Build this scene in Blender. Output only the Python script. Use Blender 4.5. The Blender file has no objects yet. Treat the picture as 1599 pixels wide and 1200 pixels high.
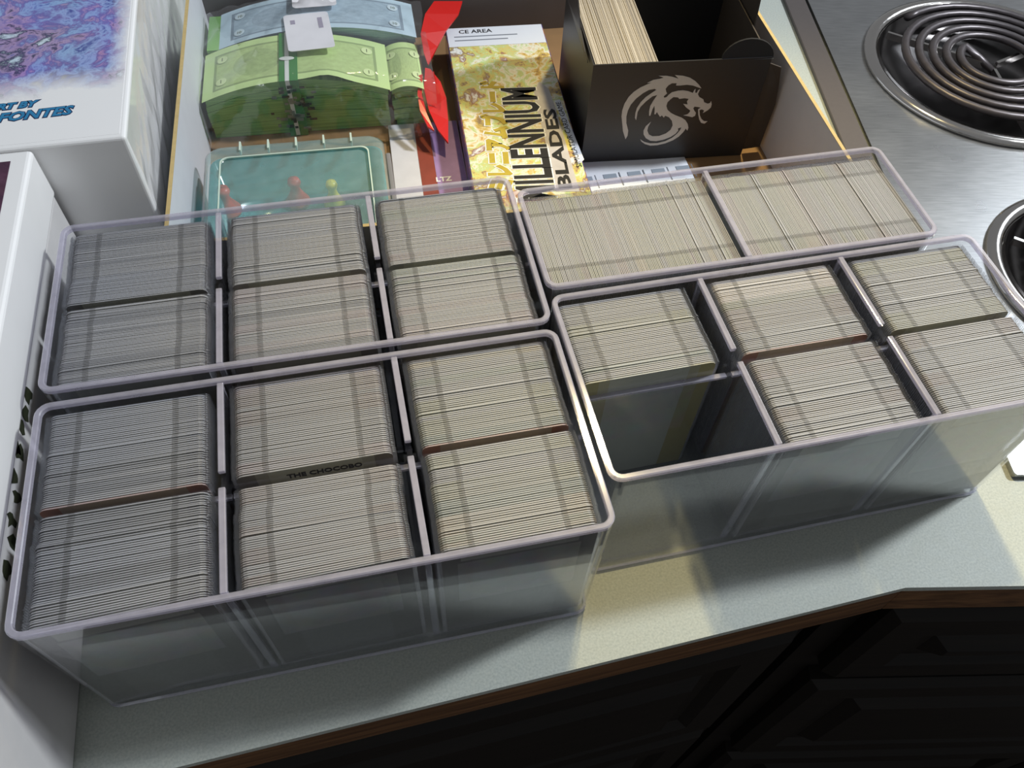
import bpy, bmesh, math, random
from mathutils import Vector, Matrix, Euler
from mathutils.geometry import tessellate_polygon

random.seed(11)
SC = bpy.context.scene
COL = SC.collection

# ------------------------------------------------------------------ camera
CAM = Vector((0.1426, -0.1241, 0.3845))
EUL = Euler((0.6177, -0.0348, -0.2143), 'XYZ')
FPX = 1280.06
cd = bpy.data.cameras.new('camera')
cd.sensor_width = 36.0
cd.lens = FPX / 1599.0 * 36.0
cd.clip_start = 0.01
cam = bpy.data.objects.new('camera', cd)
cam.location = CAM
cam.rotation_euler = EUL
COL.objects.link(cam)
SC.camera = cam
RM = EUL.to_matrix()

# ------------------------------------------------------------------ world, lamps, exposure
world = bpy.data.worlds.new('kitchen_air')
SC.world = world
world.use_nodes = True
bgn = world.node_tree.nodes['Background']
bgn.inputs[0].default_value = (0.95, 0.97, 1.0, 1)
bgn.inputs[1].default_value = 0.22

def area(name, loc, target, size, power, color, shape='DISK'):
    l = bpy.data.lights.new(name, 'AREA')
    l.shape = shape
    l.size = size
    l.energy = power
    l.color = color
    o = bpy.data.objects.new(name, l)
    o.location = loc
    o.rotation_euler = (Vector(target) - Vector(loc)).to_track_quat('-Z', 'Y').to_euler()
    COL.objects.link(o)
    return o

CENTRE = Vector((0.22, 0.08, 0.05))
area('ceiling_lamp', CENTRE + Vector((1.0, 0.21, 1.02)).normalized() * 1.9, CENTRE, 0.15, 32.0, (0.90, 0.95, 1.0))
area('window_daylight', (2.17, 1.09, 1.29), (0.60, 0.25, 0.0), 0.65, 4.0, (0.86, 0.93, 1.0), 'SQUARE')
hl = bpy.data.lights.new('range_hood_lamp', 'SPOT')      # warm down-light of the hood above the cooktop
hl.energy, hl.color, hl.shadow_soft_size = 44.0, (1.0, 0.80, 0.40), 0.03
hl.spot_size, hl.spot_blend = math.radians(42), 0.7
hood = bpy.data.objects.new('range_hood_lamp', hl)
hood.location = (0.50, 0.60, 1.08)
hood.rotation_euler = (Vector((0.41, 0.07, 0)) - hood.location).to_track_quat('-Z', 'Y').to_euler()
COL.objects.link(hood)

vs = SC.view_settings
vs.view_transform = 'Standard'
vs.look = 'None'
vs.exposure = 0.0
vs.gamma = 1.0
vs.use_curve_mapping = False
SC.cycles.max_bounces = 10
SC.cycles.transparent_max_bounces = 32
SC.cycles.use_denoising = True
SC.cycles.caustics_reflective = False
SC.cycles.caustics_refractive = False

# ------------------------------------------------------------------ pixel helpers (1599 x 1200 frame)
def ray(px, py):
    return RM @ Vector(((px - 799.5) / FPX, -(py - 600) / FPX, -1.0))
def at(px, py, z=0.0):
    d = ray(px, py)
    return CAM + d * ((z - CAM.z) / d.z)
def on_x(px, py, x):
    d = ray(px, py)
    return CAM + d * ((x - CAM.x) / d.x)
def on_plane(px, py, p0, n):
    d = ray(px, py)
    return CAM + d * ((Vector(p0) - CAM).dot(n) / d.dot(n))

# ------------------------------------------------------------------ materials
class G:
    """tiny node graph helper"""
    def __init__(s, name):
        s.m = bpy.data.materials.new(name)
        s.m.use_nodes = True
        s.t = s.m.node_tree
        s.t.nodes.clear()
        s.out = s.t.nodes.new('ShaderNodeOutputMaterial')
    def put(s, sock, v):
        if isinstance(v, bpy.types.NodeSocket):
            s.t.links.new(v, sock)
        elif v is not None:
            if sock.type == 'RGBA' and len(v) == 3:
                v = (*v, 1)
            sock.default_value = v
    def node(s, typ, ins=(), out=0, **kw):
        n = s.t.nodes.new(typ)
        for k, v in kw.items():
            setattr(n, k, v)
        for k, v in (ins.items() if isinstance(ins, dict) else enumerate(ins)):
            s.put(n.inputs[k], v)
        return n.outputs[out]
    def math(s, op, a, b=None, c=None):
        return s.node('ShaderNodeMath', [a, b, c], operation=op)
    def coord(s, which='Object'):
        return s.t.nodes.new('ShaderNodeTexCoord').outputs[which]
    def sep(s, v):
        n = s.t.nodes.new('ShaderNodeSeparateXYZ')
        s.put(n.inputs[0], v)
        return n.outputs
    def mapping(s, v, scale=(1, 1, 1), loc=(0, 0, 0), rot=(0, 0, 0)):
        return s.node('ShaderNodeMapping', {0: v, 1: loc, 2: rot, 3: scale})
    def noise(s, v, scale, detail=3, rough=.55, out=0):
        return s.node('ShaderNodeTexNoise', {'Vector': v, 'Scale': scale, 'Detail': detail, 'Roughness': rough}, out)
    def voronoi(s, v, scale, feature='F1', out=0):
        return s.node('ShaderNodeTexVoronoi', {'Vector': v, 'Scale': scale}, out, feature=feature)
    def ramp(s, f, stops, interp='LINEAR'):
        n = s.t.nodes.new('ShaderNodeValToRGB')
        r = n.color_ramp
        r.interpolation = interp
        while len(r.elements) < len(stops):
            r.elements.new(0.5)
        for e, (p, c) in zip(r.elements, stops):
            e.position = p
            e.color = (*c, 1)
        s.put(n.inputs[0], f)
        return n.outputs[0]
    def mix(s, f, a, b, blend='MIX'):
        n = s.t.nodes.new('ShaderNodeMix')
        n.data_type = 'RGBA'
        n.blend_type = blend
        s.put(n.inputs[0], f)
        s.put(n.inputs[6], a)
        s.put(n.inputs[7], b)
        return n.outputs[2]
    def bump(s, h, strength=.2, dist=.001):
        return s.node('ShaderNodeBump', {'Strength': strength, 'Distance': dist, 'Height': h})
    def principled(s, color, rough=.5, **kw):
        n = s.t.nodes.new('ShaderNodeBsdfPrincipled')
        s.put(n.inputs['Base Color'], color)
        s.put(n.inputs['Roughness'], rough)
        for k, v in kw.items():
            s.put(n.inputs[k.replace('_', ' ')], v)
        return n.outputs[0]
    def done(s, shader):
        s.t.links.new(shader, s.out.inputs[0])
        return s.m

def srgb(r, g, b):
    f = lambda c: (c / 255 / 12.92) if c / 255 <= .04045 else ((c / 255 + .055) / 1.055) ** 2.4
    return (f(r), f(g), f(b))

MC = {}
def plain(name, color, rough=.5, var=.06, scale=60, **kw):
    """one colour with faint procedural mottling"""
    if name in MC:
        return MC[name]
    g = G(name)
    n = g.noise(g.coord(), scale, 3)
    f = g.math('MULTIPLY_ADD', n, 2 * var, 1 - var)
    col = g.mix(1.0, color, g.node('ShaderNodeCombineColor', [f, f, f]), 'MULTIPLY')
    MC[name] = g.done(g.principled(col, rough, **kw))
    return MC[name]

def clear_mat(name, tint, haze=0.0, haze_col=(.8, .8, .85), gloss_rough=.03, ior=1.49, boost=1.0):
    """thin clear plastic: light and sight pass straight through, surface reflects by Fresnel"""
    g = G(name)
    n = g.noise(g.coord(), 140, 2)
    tr = g.node('ShaderNodeBsdfTransparent', [tint])
    df = g.node('ShaderNodeBsdfDiffuse', [haze_col])
    base = g.node('ShaderNodeMixShader', [g.math('MULTIPLY_ADD', n, haze * .6, haze * .7), tr, df])
    gl = g.node('ShaderNodeBsdfGlossy', {'Color': (1, 1, 1), 'Roughness': gloss_rough})
    f0 = ((ior - 1) / (ior + 1)) ** 2               # Schlick reflectance, the same from both sides of a face
    face = g.node('ShaderNodeLayerWeight', {'Blend': .5}, 1)
    fr = g.math('MULTIPLY_ADD', g.math('POWER', face, 5.0), 1 - f0, f0)
    fr = g.math('MINIMUM', g.math('MULTIPLY', fr, boost), 1.0)
    return g.done(g.node('ShaderNodeMixShader', [fr, base, gl]))

ACRYLIC = clear_mat('clear_acrylic', (.975, .98, .99), .012, (.62, .62, .72))
RIM = clear_mat('acrylic_polished_edge', (.86, .85, .93), .36, (.68, .66, .75), .10, 1.49, 1.6)
GLINT = clear_mat('acrylic_glint', (.88, .88, .96), .30, (.70, .70, .82), .06, 1.6, 2.6)  # pale haze paints in the brightness of refraction and highlights
FILM = clear_mat('card_sleeve_film', (.98, .98, .98), .09, (.72, .72, .74), .12)
SEAM = clear_mat('card_sleeve_seam', (.95, .95, .96), .34, (.56, .58, .62), .15)
BAGFILM = clear_mat('poly_bag_film', (.99, .99, .99), .05, (.85, .85, .88), .09, 1.5, 1.7)

def card_material(name, face):
    g = G(name)
    u, v, _ = g.sep(g.coord('UV'))
    side = g.node('ShaderNodeAttribute', attribute_name='side_tint')
    mid = g.node('ShaderNodeAttribute', attribute_name='mid_tint')
    a = g.math('ABSOLUTE', g.math('SUBTRACT', u, .5))
    outer = g.math('GREATER_THAN', a, .30)
    col = g.mix(outer, mid, side)
    band = g.math('MULTIPLY', g.math('GREATER_THAN', a, .285), g.math('LESS_THAN', a, .325))
    if face:
        art = g.noise(g.mapping(g.coord('Object'), (1, 1, 1)), 90, 4, out=1)
        inside = g.math('MULTIPLY', g.math('LESS_THAN', a, .40), g.math('MULTIPLY', g.math('LESS_THAN', v, .86), g.math('GREATER_THAN', v, .40)))
        col = g.mix(g.math('MULTIPLY', inside, .5), col, g.mix(.5, art, col))
        title = g.math('MULTIPLY', g.math('GREATER_THAN', v, .88), g.math('LESS_THAN', a, .38))
        col = g.mix(g.math('MULTIPLY', title, .5), col, (.45, .46, .40))
        return g.done(g.principled(g.mix(1.0, col, (.95, .96, .93), 'MULTIPLY'), .35))
    n = g.noise(g.mapping(g.coord('UV'), (260, 40, 1)), 1.0, 1)
    f = g.math('MULTIPLY_ADD', n, .25, .86)
    col = g.mix(.45, (.43, .44, .475), g.mix(1.0, col, (.82, .83, .88), 'MULTIPLY'))
    col = g.mix(g.math('MULTIPLY', band, .55), col, (.12, .12, .13))
    col = g.mix(1.0, col, g.node('ShaderNodeCombineColor', [f, f, f]), 'MULTIPLY')
    return g.done(g.principled(col, .55))
CARD_EDGE = card_material('printed_card_edge', False)
CARD_FACE = card_material('printed_card_face', True)

def laminate():
    g = G('speckled_laminate')
    c = g.coord()
    n = g.noise(c, 900, 2)
    n2 = g.noise(c, 140, 4)
    col = g.ramp(n, [(.30, srgb(156, 164, 160)), (.5, srgb(170, 177, 172)), (.72, srgb(182, 188, 181))])
    col = g.mix(g.math('MULTIPLY', n2, .35), col, srgb(176, 176, 160))
    return g.done(g.principled(col, g.math('MULTIPLY_ADD', n2, .08, .52), Normal=g.bump(n, .05, .0004), **{'Specular_IOR_Level': .3}))
LAMINATE = laminate()

def wood(name, dark, light, rough=.45, axis=(4, 90, 90)):
    g = G(name)
    v = g.mapping(g.coord(), axis)
    n = g.noise(v, 3, 5, .6)
    col = g.ramp(n, [(.3, dark), (.7, light)])
    return g.done(g.principled(col, rough, Normal=g.bump(n, .15, .0006), **{'Specular_IOR_Level': .25}))
WOOD_EDGE = wood('counter_wood_edge', srgb(72, 48, 32), srgb(122, 88, 58))
WOOD_DARK = wood('dark_cabinet_wood', srgb(11, 8, 6), srgb(22, 17, 12), .6)

def brushed():
    g = G('brushed_steel')
    v = g.mapping(g.coord(), (60, 700, 25))
    n = g.noise(v, 1.0, 3)
    n2 = g.noise(g.coord(), 14, 3)
    col = g.ramp(n, [(.3, (.40, .41, .42)), (.7, (.52, .53, .54))])
    return g.done(g.principled(col, g.math('MULTIPLY_ADD', n2, .14, .22), Metallic=1.0, Normal=g.bump(n, .035, .0003)))
STEEL = brushed()
CHROME = plain('chrome_ring', (.62, .60, .58), .12, .08, 40, Metallic=1.0)
DRIP = plain('drip_pan_dark_chrome', (.20, .19, .19), .16, .5, 45, Metallic=1.0)
COIL = plain('coil_heating_element', (.085, .075, .08), .38, .25, 200, Metallic=.5)
TRIM = plain('dark_metal_trim', srgb(92, 86, 84), .45, .08, 300, Metallic=.3)
BLACKCARD = plain('black_card_stock', srgb(34, 34, 37), .42, .12, 200)
BROWNBLACK = plain('black_card_inner_side', srgb(62, 54, 46), .6, .1, 200)
SILVER = plain('silver_foil_print', srgb(186, 184, 182), .4, .04)
WHITEBOX = plain('white_gloss_board', (.93, .93, .93), .22, .02, 80, Coat_Weight=.4, Coat_Roughness=.08)
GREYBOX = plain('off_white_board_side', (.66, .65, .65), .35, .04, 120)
TAN = plain('raw_board_edge', srgb(190, 166, 112), .7, .2, 260)
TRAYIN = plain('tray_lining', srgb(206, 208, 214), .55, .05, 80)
TRAYOUT = plain('tray_outside_print', srgb(170, 160, 140), .45, .2, 60)
TRAYFLOOR = plain('tray_floor_board', srgb(150, 116, 78), .6, .15, 60)
INK = plain('black_ink', (.012, .012, .014), .4, .02)
WHITEINK = plain('white_ink', (.85, .85, .84), .4, .02)
GREYINK = plain('grey_ink', (.22, .24, .28), .45, .03)
BLUEINK = plain('blue_ink', srgb(40, 128, 176), .35, .25, 400)
NAVYINK = plain('navy_ink', srgb(30, 40, 84), .35, .05)
YELLOWINK = plain('yellow_ink', srgb(186, 164, 60), .35, .2, 300)
REDPLASTIC = plain('red_plastic', srgb(206, 34, 30), .28, .06, 50)
PAPER = plain('white_paper', srgb(226, 230, 238), .55, .03, 90)
LEAFINK = plain('dark_green_ink', srgb(48, 52, 36), .5, .25, 300)

def art_mat(name, stops, scale, fade=None):
    """abstract printed picture; fade = (axis, white_at, full_at) pairs of the print running out into white"""
    g = G(name)
    c = g.coord()
    w = g.noise(c, scale * .5, 3, out=1)
    v = g.node('ShaderNodeVectorMath', {0: c, 1: g.node('ShaderNodeVectorMath', {0: w, 3: .045}, operation='SCALE')}, operation='ADD')
    n = g.noise(v, scale, 6, .66)
    n3 = g.noise(v, scale * 3.1, 4, .6)
    hue = g.noise(c, scale * .9, 2, out=1)
    f = g.math('ADD', g.math('MULTIPLY', n, .72), g.math('MULTIPLY', n3, .28))
    col = g.ramp(f, stops)
    col = g.mix(.30, col, hue, 'OVERLAY')
    if fade:
        p = g.sep(c)
        for ax, a, b in fade:
            t = g.math('DIVIDE', g.math('SUBTRACT', p[ax], a), b - a)
            t = g.math('ADD', t, g.math('MULTIPLY', g.math('SUBTRACT', n, .5), 1.6))
            t = g.node('ShaderNodeClamp', [t])
            col = g.mix(t, (.93, .93, .93), col)
    return g.done(g.principled(col, .22, Coat_Weight=.4, Coat_Roughness=.08))
ART_BLUE = art_mat('blue_violet_picture', [(.33, srgb(22, 20, 56)), (.40, srgb(70, 84, 166)), (.45, srgb(150, 178, 230)), (.50, srgb(110, 104, 176)), (.54, srgb(176, 152, 200)), (.58, srgb(44, 46, 96)), (.63, srgb(214, 228, 246)), (.70, srgb(84, 150, 160))], 34, [(1, .040, .062), (0, .287, .276)])
ART_GOLD = art_mat('gold_green_picture', [(.33, srgb(96, 72, 84)), (.41, srgb(214, 184, 92)), (.46, srgb(240, 236, 216)), (.50, srgb(196, 210, 140)), (.54, srgb(222, 204, 120)), (.58, srgb(150, 112, 96)), (.63, srgb(244, 244, 240)), (.70, srgb(150, 130, 160))], 40)
ART_PURPLE = art_mat('deep_purple_picture', [(.3, srgb(40, 14, 38)), (.5, srgb(78, 40, 66)), (.68, srgb(96, 58, 84)), (.85, srgb(190, 170, 190))], 55)
ART_SIDE = art_mat('purple_orange_side_print', [(.3, srgb(64, 52, 92)), (.5, srgb(104, 92, 146)), (.62, srgb(196, 130, 70)), (.8, srgb(236, 226, 214))], 60)

# ------------------------------------------------------------------ mesh helpers
class MB:
    def __init__(s):
        s.v, s.f, s.mi = [], [], []
    def add(s, vs, fs, mi=0):
        o = len(s.v)
        s.v += [tuple(v) for v in vs]
        s.f += [tuple(i + o for i in f) for f in fs]
        s.mi += [mi] * len(fs)
        return s
    def box(s, x0, x1, y0, y1, z0, z1, mi=0):
        return s.add([(x0, y0, z0), (x1, y0, z0), (x1, y1, z0), (x0, y1, z0), (x0, y0, z1), (x1, y0, z1), (x1, y1, z1), (x0, y1, z1)],
                     [(0, 3, 2, 1), (4, 5, 6, 7), (0, 1, 5, 4), (1, 2, 6, 5), (2, 3, 7, 6), (3, 0, 4, 7)], mi)
    def loft(s, rings, caps=True, mi=0, closed=False):
        """quads between successive closed rings of equal length"""
        n = len(rings[0])
        vs = [v for r in rings for v in r]
        fs = []
        m = len(rings)
        for k in range(m if closed else m - 1):
            a, b = k * n, ((k + 1) % m) * n
            for i in range(n):
                j = (i + 1) % n
                fs.append((a + i, a + j, b + j, b + i))
        if caps and not closed:
            fs.append(tuple(range(n - 1, -1, -1)))
            fs.append(tuple((m - 1) * n + i for i in range(n)))
        return s.add(vs, fs, mi)
    def prism(s, poly, lift, mi=0, holes=()):
        """polygon (3D points, any plane) extruded by vector lift, with holes"""
        loops = [list(map(Vector, poly))] + [list(map(Vector, h)) for h in holes]
        tris = tessellate_polygon(loops)
        flat = [v for l in loops for v in l]
        n = len(flat)
        lift = Vector(lift)
        vs = flat + [v + lift for v in flat]
        fs = []
        for t in tris:
            a, b, c = (flat[i] for i in t)
            if (b - a).cross(c - a).dot(lift) < 0:
                t = (t[0], t[2], t[1])
            fs.append(tuple(i + n for i in t))
            fs.append((t[0], t[2], t[1]))
        k = 0
        for l in loops:
            m = len(l)
            for i in range(m):
                j = (i + 1) % m
                fs.append((k + i, k + j, k + j + n, k + i + n))
            k += m
        return s.add(vs, fs, mi)
    def tube(s, path, r, seg=8, mi=0, flat=1.0):
        rings = []
        P = [Vector(p) for p in path]
        for i, p in enumerate(P):
            d = (P[min(i + 1, len(P) - 1)] - P[max(i - 1, 0)]).normalized()
            a = d.cross(Vector((0, 0, 1)))
            a = a.normalized() if a.length > 1e-5 else Vector((1, 0, 0))
            b = a.cross(d)
            rr = r[i] if isinstance(r, (list, tuple)) else r
            rings.append([p + a * (rr * math.cos(t * 2 * math.pi / seg)) + b * (rr * flat * math.sin(t * 2 * math.pi / seg)) for t in range(seg)])
        return s.loft(rings, True, mi)
    def lathe(s, prof, c=(0, 0, 0), seg=64, mi=0):
        rings = [[(c[0] + r * math.cos(t * 2 * math.pi / seg), c[1] + r * math.sin(t * 2 * math.pi / seg), c[2] + z) for t in range(seg)] for r, z in prof]
        return s.loft(rings, False, mi)
    def mesh(s, name, mats, smooth=False):
        me = bpy.data.meshes.new(name)
        me.from_pydata(s.v, [], s.f)
        for m in (mats if isinstance(mats, (list, tuple)) else [mats]):
            me.materials.append(m)
        me.polygons.foreach_set('material_index', s.mi)
        bm = bmesh.new()
        bm.from_mesh(me)
        bmesh.ops.recalc_face_normals(bm, faces=bm.faces)
        bm.to_mesh(me)
        bm.free()
        if smooth:
            me.shade_smooth()
        return me
    def obj(s, name, mats, parent=None, smooth=False, bevel=0):
        o = bpy.data.objects.new(name, s.mesh(name, mats, smooth))
        COL.objects.link(o)
        if parent:
            o.parent = parent
        if bevel:
            b = o.modifiers.new('bevel', 'BEVEL')
            b.width = bevel
            b.segments = 3
            b.limit_method = 'ANGLE'
            b.angle_limit = math.radians(40)
        return o

def thing(name, label, cat, loc=(0, 0, 0), rz=0.0, group=None):
    o = bpy.data.objects.new(name, None)
    o.empty_display_size = .01
    o.location = loc
    o.rotation_euler = (0, 0, rz)
    COL.objects.link(o)
    return tag(o, label, cat, group)
def tag(o, label, cat, group=None):
    o['label'] = label
    o['category'] = cat
    if group:
        o['group'] = group
    return o
def to_local(loc, rz):
    m = Matrix.Translation(loc) @ Matrix.Rotation(rz, 4, 'Z')
    inv = m.inverted()
    return lambda p: inv @ Vector(p)

def rrect(x0, x1, y0, y1, r, z, seg=5):
    pts = []
    for cx, cy, a0 in ((x1 - r, y0 + r, -90), (x1 - r, y1 - r, 0), (x0 + r, y1 - r, 90), (x0 + r, y0 + r, 180)):
        for k in range(seg + 1):
            a = math.radians(a0 + 90 * k / seg)
            pts.append((cx + r * math.cos(a), cy + r * math.sin(a), z))
    return pts

def text_mesh(body, size, bold=0.0, align='LEFT', shear=0.0, extrude=0.0001, squash=1.0):
    c = bpy.data.curves.new('lettering', 'FONT')
    c.body = body
    c.size = size
    c.align_x = align
    c.offset = bold
    c.shear = shear
    c.extrude = extrude
    c.resolution_u = 2
    o = bpy.data.objects.new('lettering', c)
    COL.objects.link(o)
    dg = bpy.context.evaluated_depsgraph_get()
    dg.update()
    me = bpy.data.meshes.new_from_object(o.evaluated_get(dg))
    bpy.data.objects.remove(o)
    bpy.data.curves.remove(c)
    if squash != 1.0:
        for v in me.vertices:
            v.co.x *= squash
    return me
def lettering(name, body, size, mat, parent, loc, rot, **kw):
    me = text_mesh(body, size, **kw)
    me.materials.clear()
    me.materials.append(mat)
    o = bpy.data.objects.new(name, me)
    COL.objects.link(o)
    o.parent = parent
    o.location = loc
    o.rotation_euler = rot
    return o

# ------------------------------------------------------------------ counter, cabinets, floor
TH = -0.1855                                     # yaw of the cooktop section
EX, EY = Vector((math.cos(TH), math.sin(TH), 0)), Vector((-math.sin(TH), math.cos(TH), 0))
O_CT = Vector((0.468, 0.027, 0))                 # front left corner of the cooktop
def ct(a, b, z=0.0):
    p = O_CT + EX * a + EY * b
    return Vector((p.x, p.y, z))
CNR = Vector((0.380, -0.0185, 0))
E0 = Vector((-0.45, -0.0435, 0))
E1 = CNR + EX * 0.75
top = thing('countertop', 'grey speckled laminate kitchen countertop with brown wooden front edge', 'countertop')
outline = [E0, CNR, E1, E1 + EY * .8, Vector((-0.45, .78, 0))]
hole = [ct(.012, .012), ct(.56, .012), ct(.56, .50), ct(.012, .50)]
MB().prism([(p.x, p.y, -.0045) for p in outline], (0, 0, .0045), holes=[[(p.x, p.y, -.0045) for p in hole]]).obj('laminate_surface', LAMINATE, top)
def edge_strip(a, b, z0, z1, t, name, mat, parent, off=0.0):
    d = (b - a).normalized()
    n = Vector((d.y, -d.x, 0))
    a2, b2 = a + n * off, b + n * off
    return MB().prism([(p.x, p.y, z0) for p in (a2 - n * t, b2 - n * t, b2, a2)], (0, 0, z1 - z0)).obj(name, mat, parent, bevel=.0006)
for a, b in ((E0, CNR), (CNR, E1)):
    edge_strip(a, b, -.030, -.0046, .018, 'wooden_edge', WOOD_EDGE, top, .0)
sub = [p - (Vector((0, -.03, 0)) if i < 3 else Vector((0, 0, 0))) for i, p in enumerate(outline)]
MB().prism([(p.x, p.y + .002, -.026) for p in sub], (0, 0, .0213), holes=[[(p.x, p.y, -.026) for p in hole]]).obj('substrate_board', WOOD_DARK, top)

def cabinet(label, a, b, drawers):
    d = (b - a).normalized()
    n = Vector((d.y, -d.x, 0))
    rz = math.atan2(d.y, d.x)
    L = (b - a).length
    c = thing('base_cabinet', label, 'cabinet', (a.x, a.y, -.90), rz)
    m = MB()
    m.box(0, L, .0, .018, 0, .868)
    m.box(0, .018, .018, .55, 0, .80).box(L - .018, L, .018, .55, 0, .80).box(.018, L - .018, .532, .55, 0, .80).box(.018, L - .018, .018, .532, .08, .1)
    m.obj('body', WOOD_DARK, c)
    for x0, x1, z0, z1 in drawers:
        f = MB()
        rings = []
        for ins, y in ((0, 0), (0, -.010), (.006, -.016), (.030, -.016), (.036, -.010), (.046, -.010), (.056, -.018)):
            rings.append([(x0 + ins, y, z0 + ins), (x1 - ins, y, z0 + ins), (x1 - ins, y, z1 - ins), (x0 + ins, y, z1 - ins)])
        f.loft(rings, True)
        f.obj('drawer_front', WOOD_DARK, c)
    return c
off = Vector((0, .020, 0))
cabinet('very dark wooden base cabinet under the counter stretch below the acrylic boxes', Vector((-.25, -.0175, 0)), CNR + Vector((-.006, .020, 0)), [(.03, .60, .62, .835), (.03, .60, .36, .60), (.03, .60, .1, .34)])
cabinet('very dark wooden base cabinet with drawers in front of the cooktop', CNR + Vector((.006, .020, 0)), E1 + EY * .020, [(.02, .34, .72, .84), (.36, .68, .72, .84), (.02, .34, .48, .70), (.36, .68, .48, .70), (.02, .34, .1, .46), (.36, .68, .1, .46)])
fl = MB().box(-1.5, 2.2, -1.8, .8, -.92, -.90).obj('floor', plain('dark_floor', srgb(58, 50, 44), .5, .15, 12))
fl['kind'] = 'structure'

# ------------------------------------------------------------------ cooktop
ck = thing('electric_cooktop', 'brushed steel electric cooktop with black coil burners set in the counter', 'cooktop', O_CT, TH)
def circle(cx, cy, r, z, n=72):
    return [(cx + r * math.cos(2 * math.pi * k / n), cy + r * math.sin(2 * math.pi * k / n), z) for k in range(n)]
lk = to_local(O_CT, TH)
b1, b2 = lk((.660, .370, 0)), lk((.613, .145, 0))
BURN = [(b1.x, b1.y, .101), (b2.x, b2.y, .080), (b1.x + .27, b1.y, .080), (b2.x + .28, b2.y, .101)]
MB().prism(rrect(0, .572, 0, .512, .0022, .0), (0, 0, .004), holes=[circle(x, y, r - .006, .0) for x, y, r in BURN]).obj('top_plate', STEEL, ck, bevel=.0012)
for x, y, r in BURN:
    pan = MB().lathe([(r - .0075, .006), (r - .012, -.002), (r - .020, -.010), (r * .55, -.018), (.02, -.019), (.0005, -.019)], (x, y, 0)).obj('drip_pan', DRIP, ck, True)
    MB().lathe([(r - .002, .004), (r, .0055), (r - .001, .0075), (r - .006, .009), (r - .012, .0075), (r - .012, .0045), (r - .002, .004)], (x, y, 0)).obj('chrome_ring', CHROME, pan, True)
    path, turns = [], 5 if r > .09 else 4
    r0, r1 = .026, r - .021
    for k in range(turns * 40 + 1):
        t = k / (turns * 40)
        a = 2 * math.pi * turns * t + 2.3
        rr = r0 + (r1 - r0) * t
        path.append((x + rr * math.cos(a), y + rr * math.sin(a), .0125))
    a = 2.3
    path = [(x + .002, y - .004, .004), (x + .012 * math.cos(a), y + .012 * math.sin(a), .009)] + path
    MB().tube(path, .0034, 10, 0, .8).obj('coil_element', COIL, ck, True)
    for k in range(3):
        a = 2 * math.pi * k / 3 + .5
        d, n = Vector((math.cos(a), math.sin(a), 0)), Vector((-math.sin(a), math.cos(a), 0))
        c0 = Vector((x, y, .0035))
        MB().prism([c0 + d * .006 - n * .0012, c0 + d * (r - .016) - n * .0012, c0 + d * (r - .016) + n * .0012, c0 + d * .006 + n * .0012], (0, 0, .0055)).obj('coil_support', CHROME, pan)
tr = MB().prism([ct(-.020, .06), ct(-.0015, .06), ct(-.0015, .56), ct(-.020, .56)], (0, 0, .003)).obj('trim_1', TRIM, bevel=.0008)
tr['kind'] = 'structure'

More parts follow.
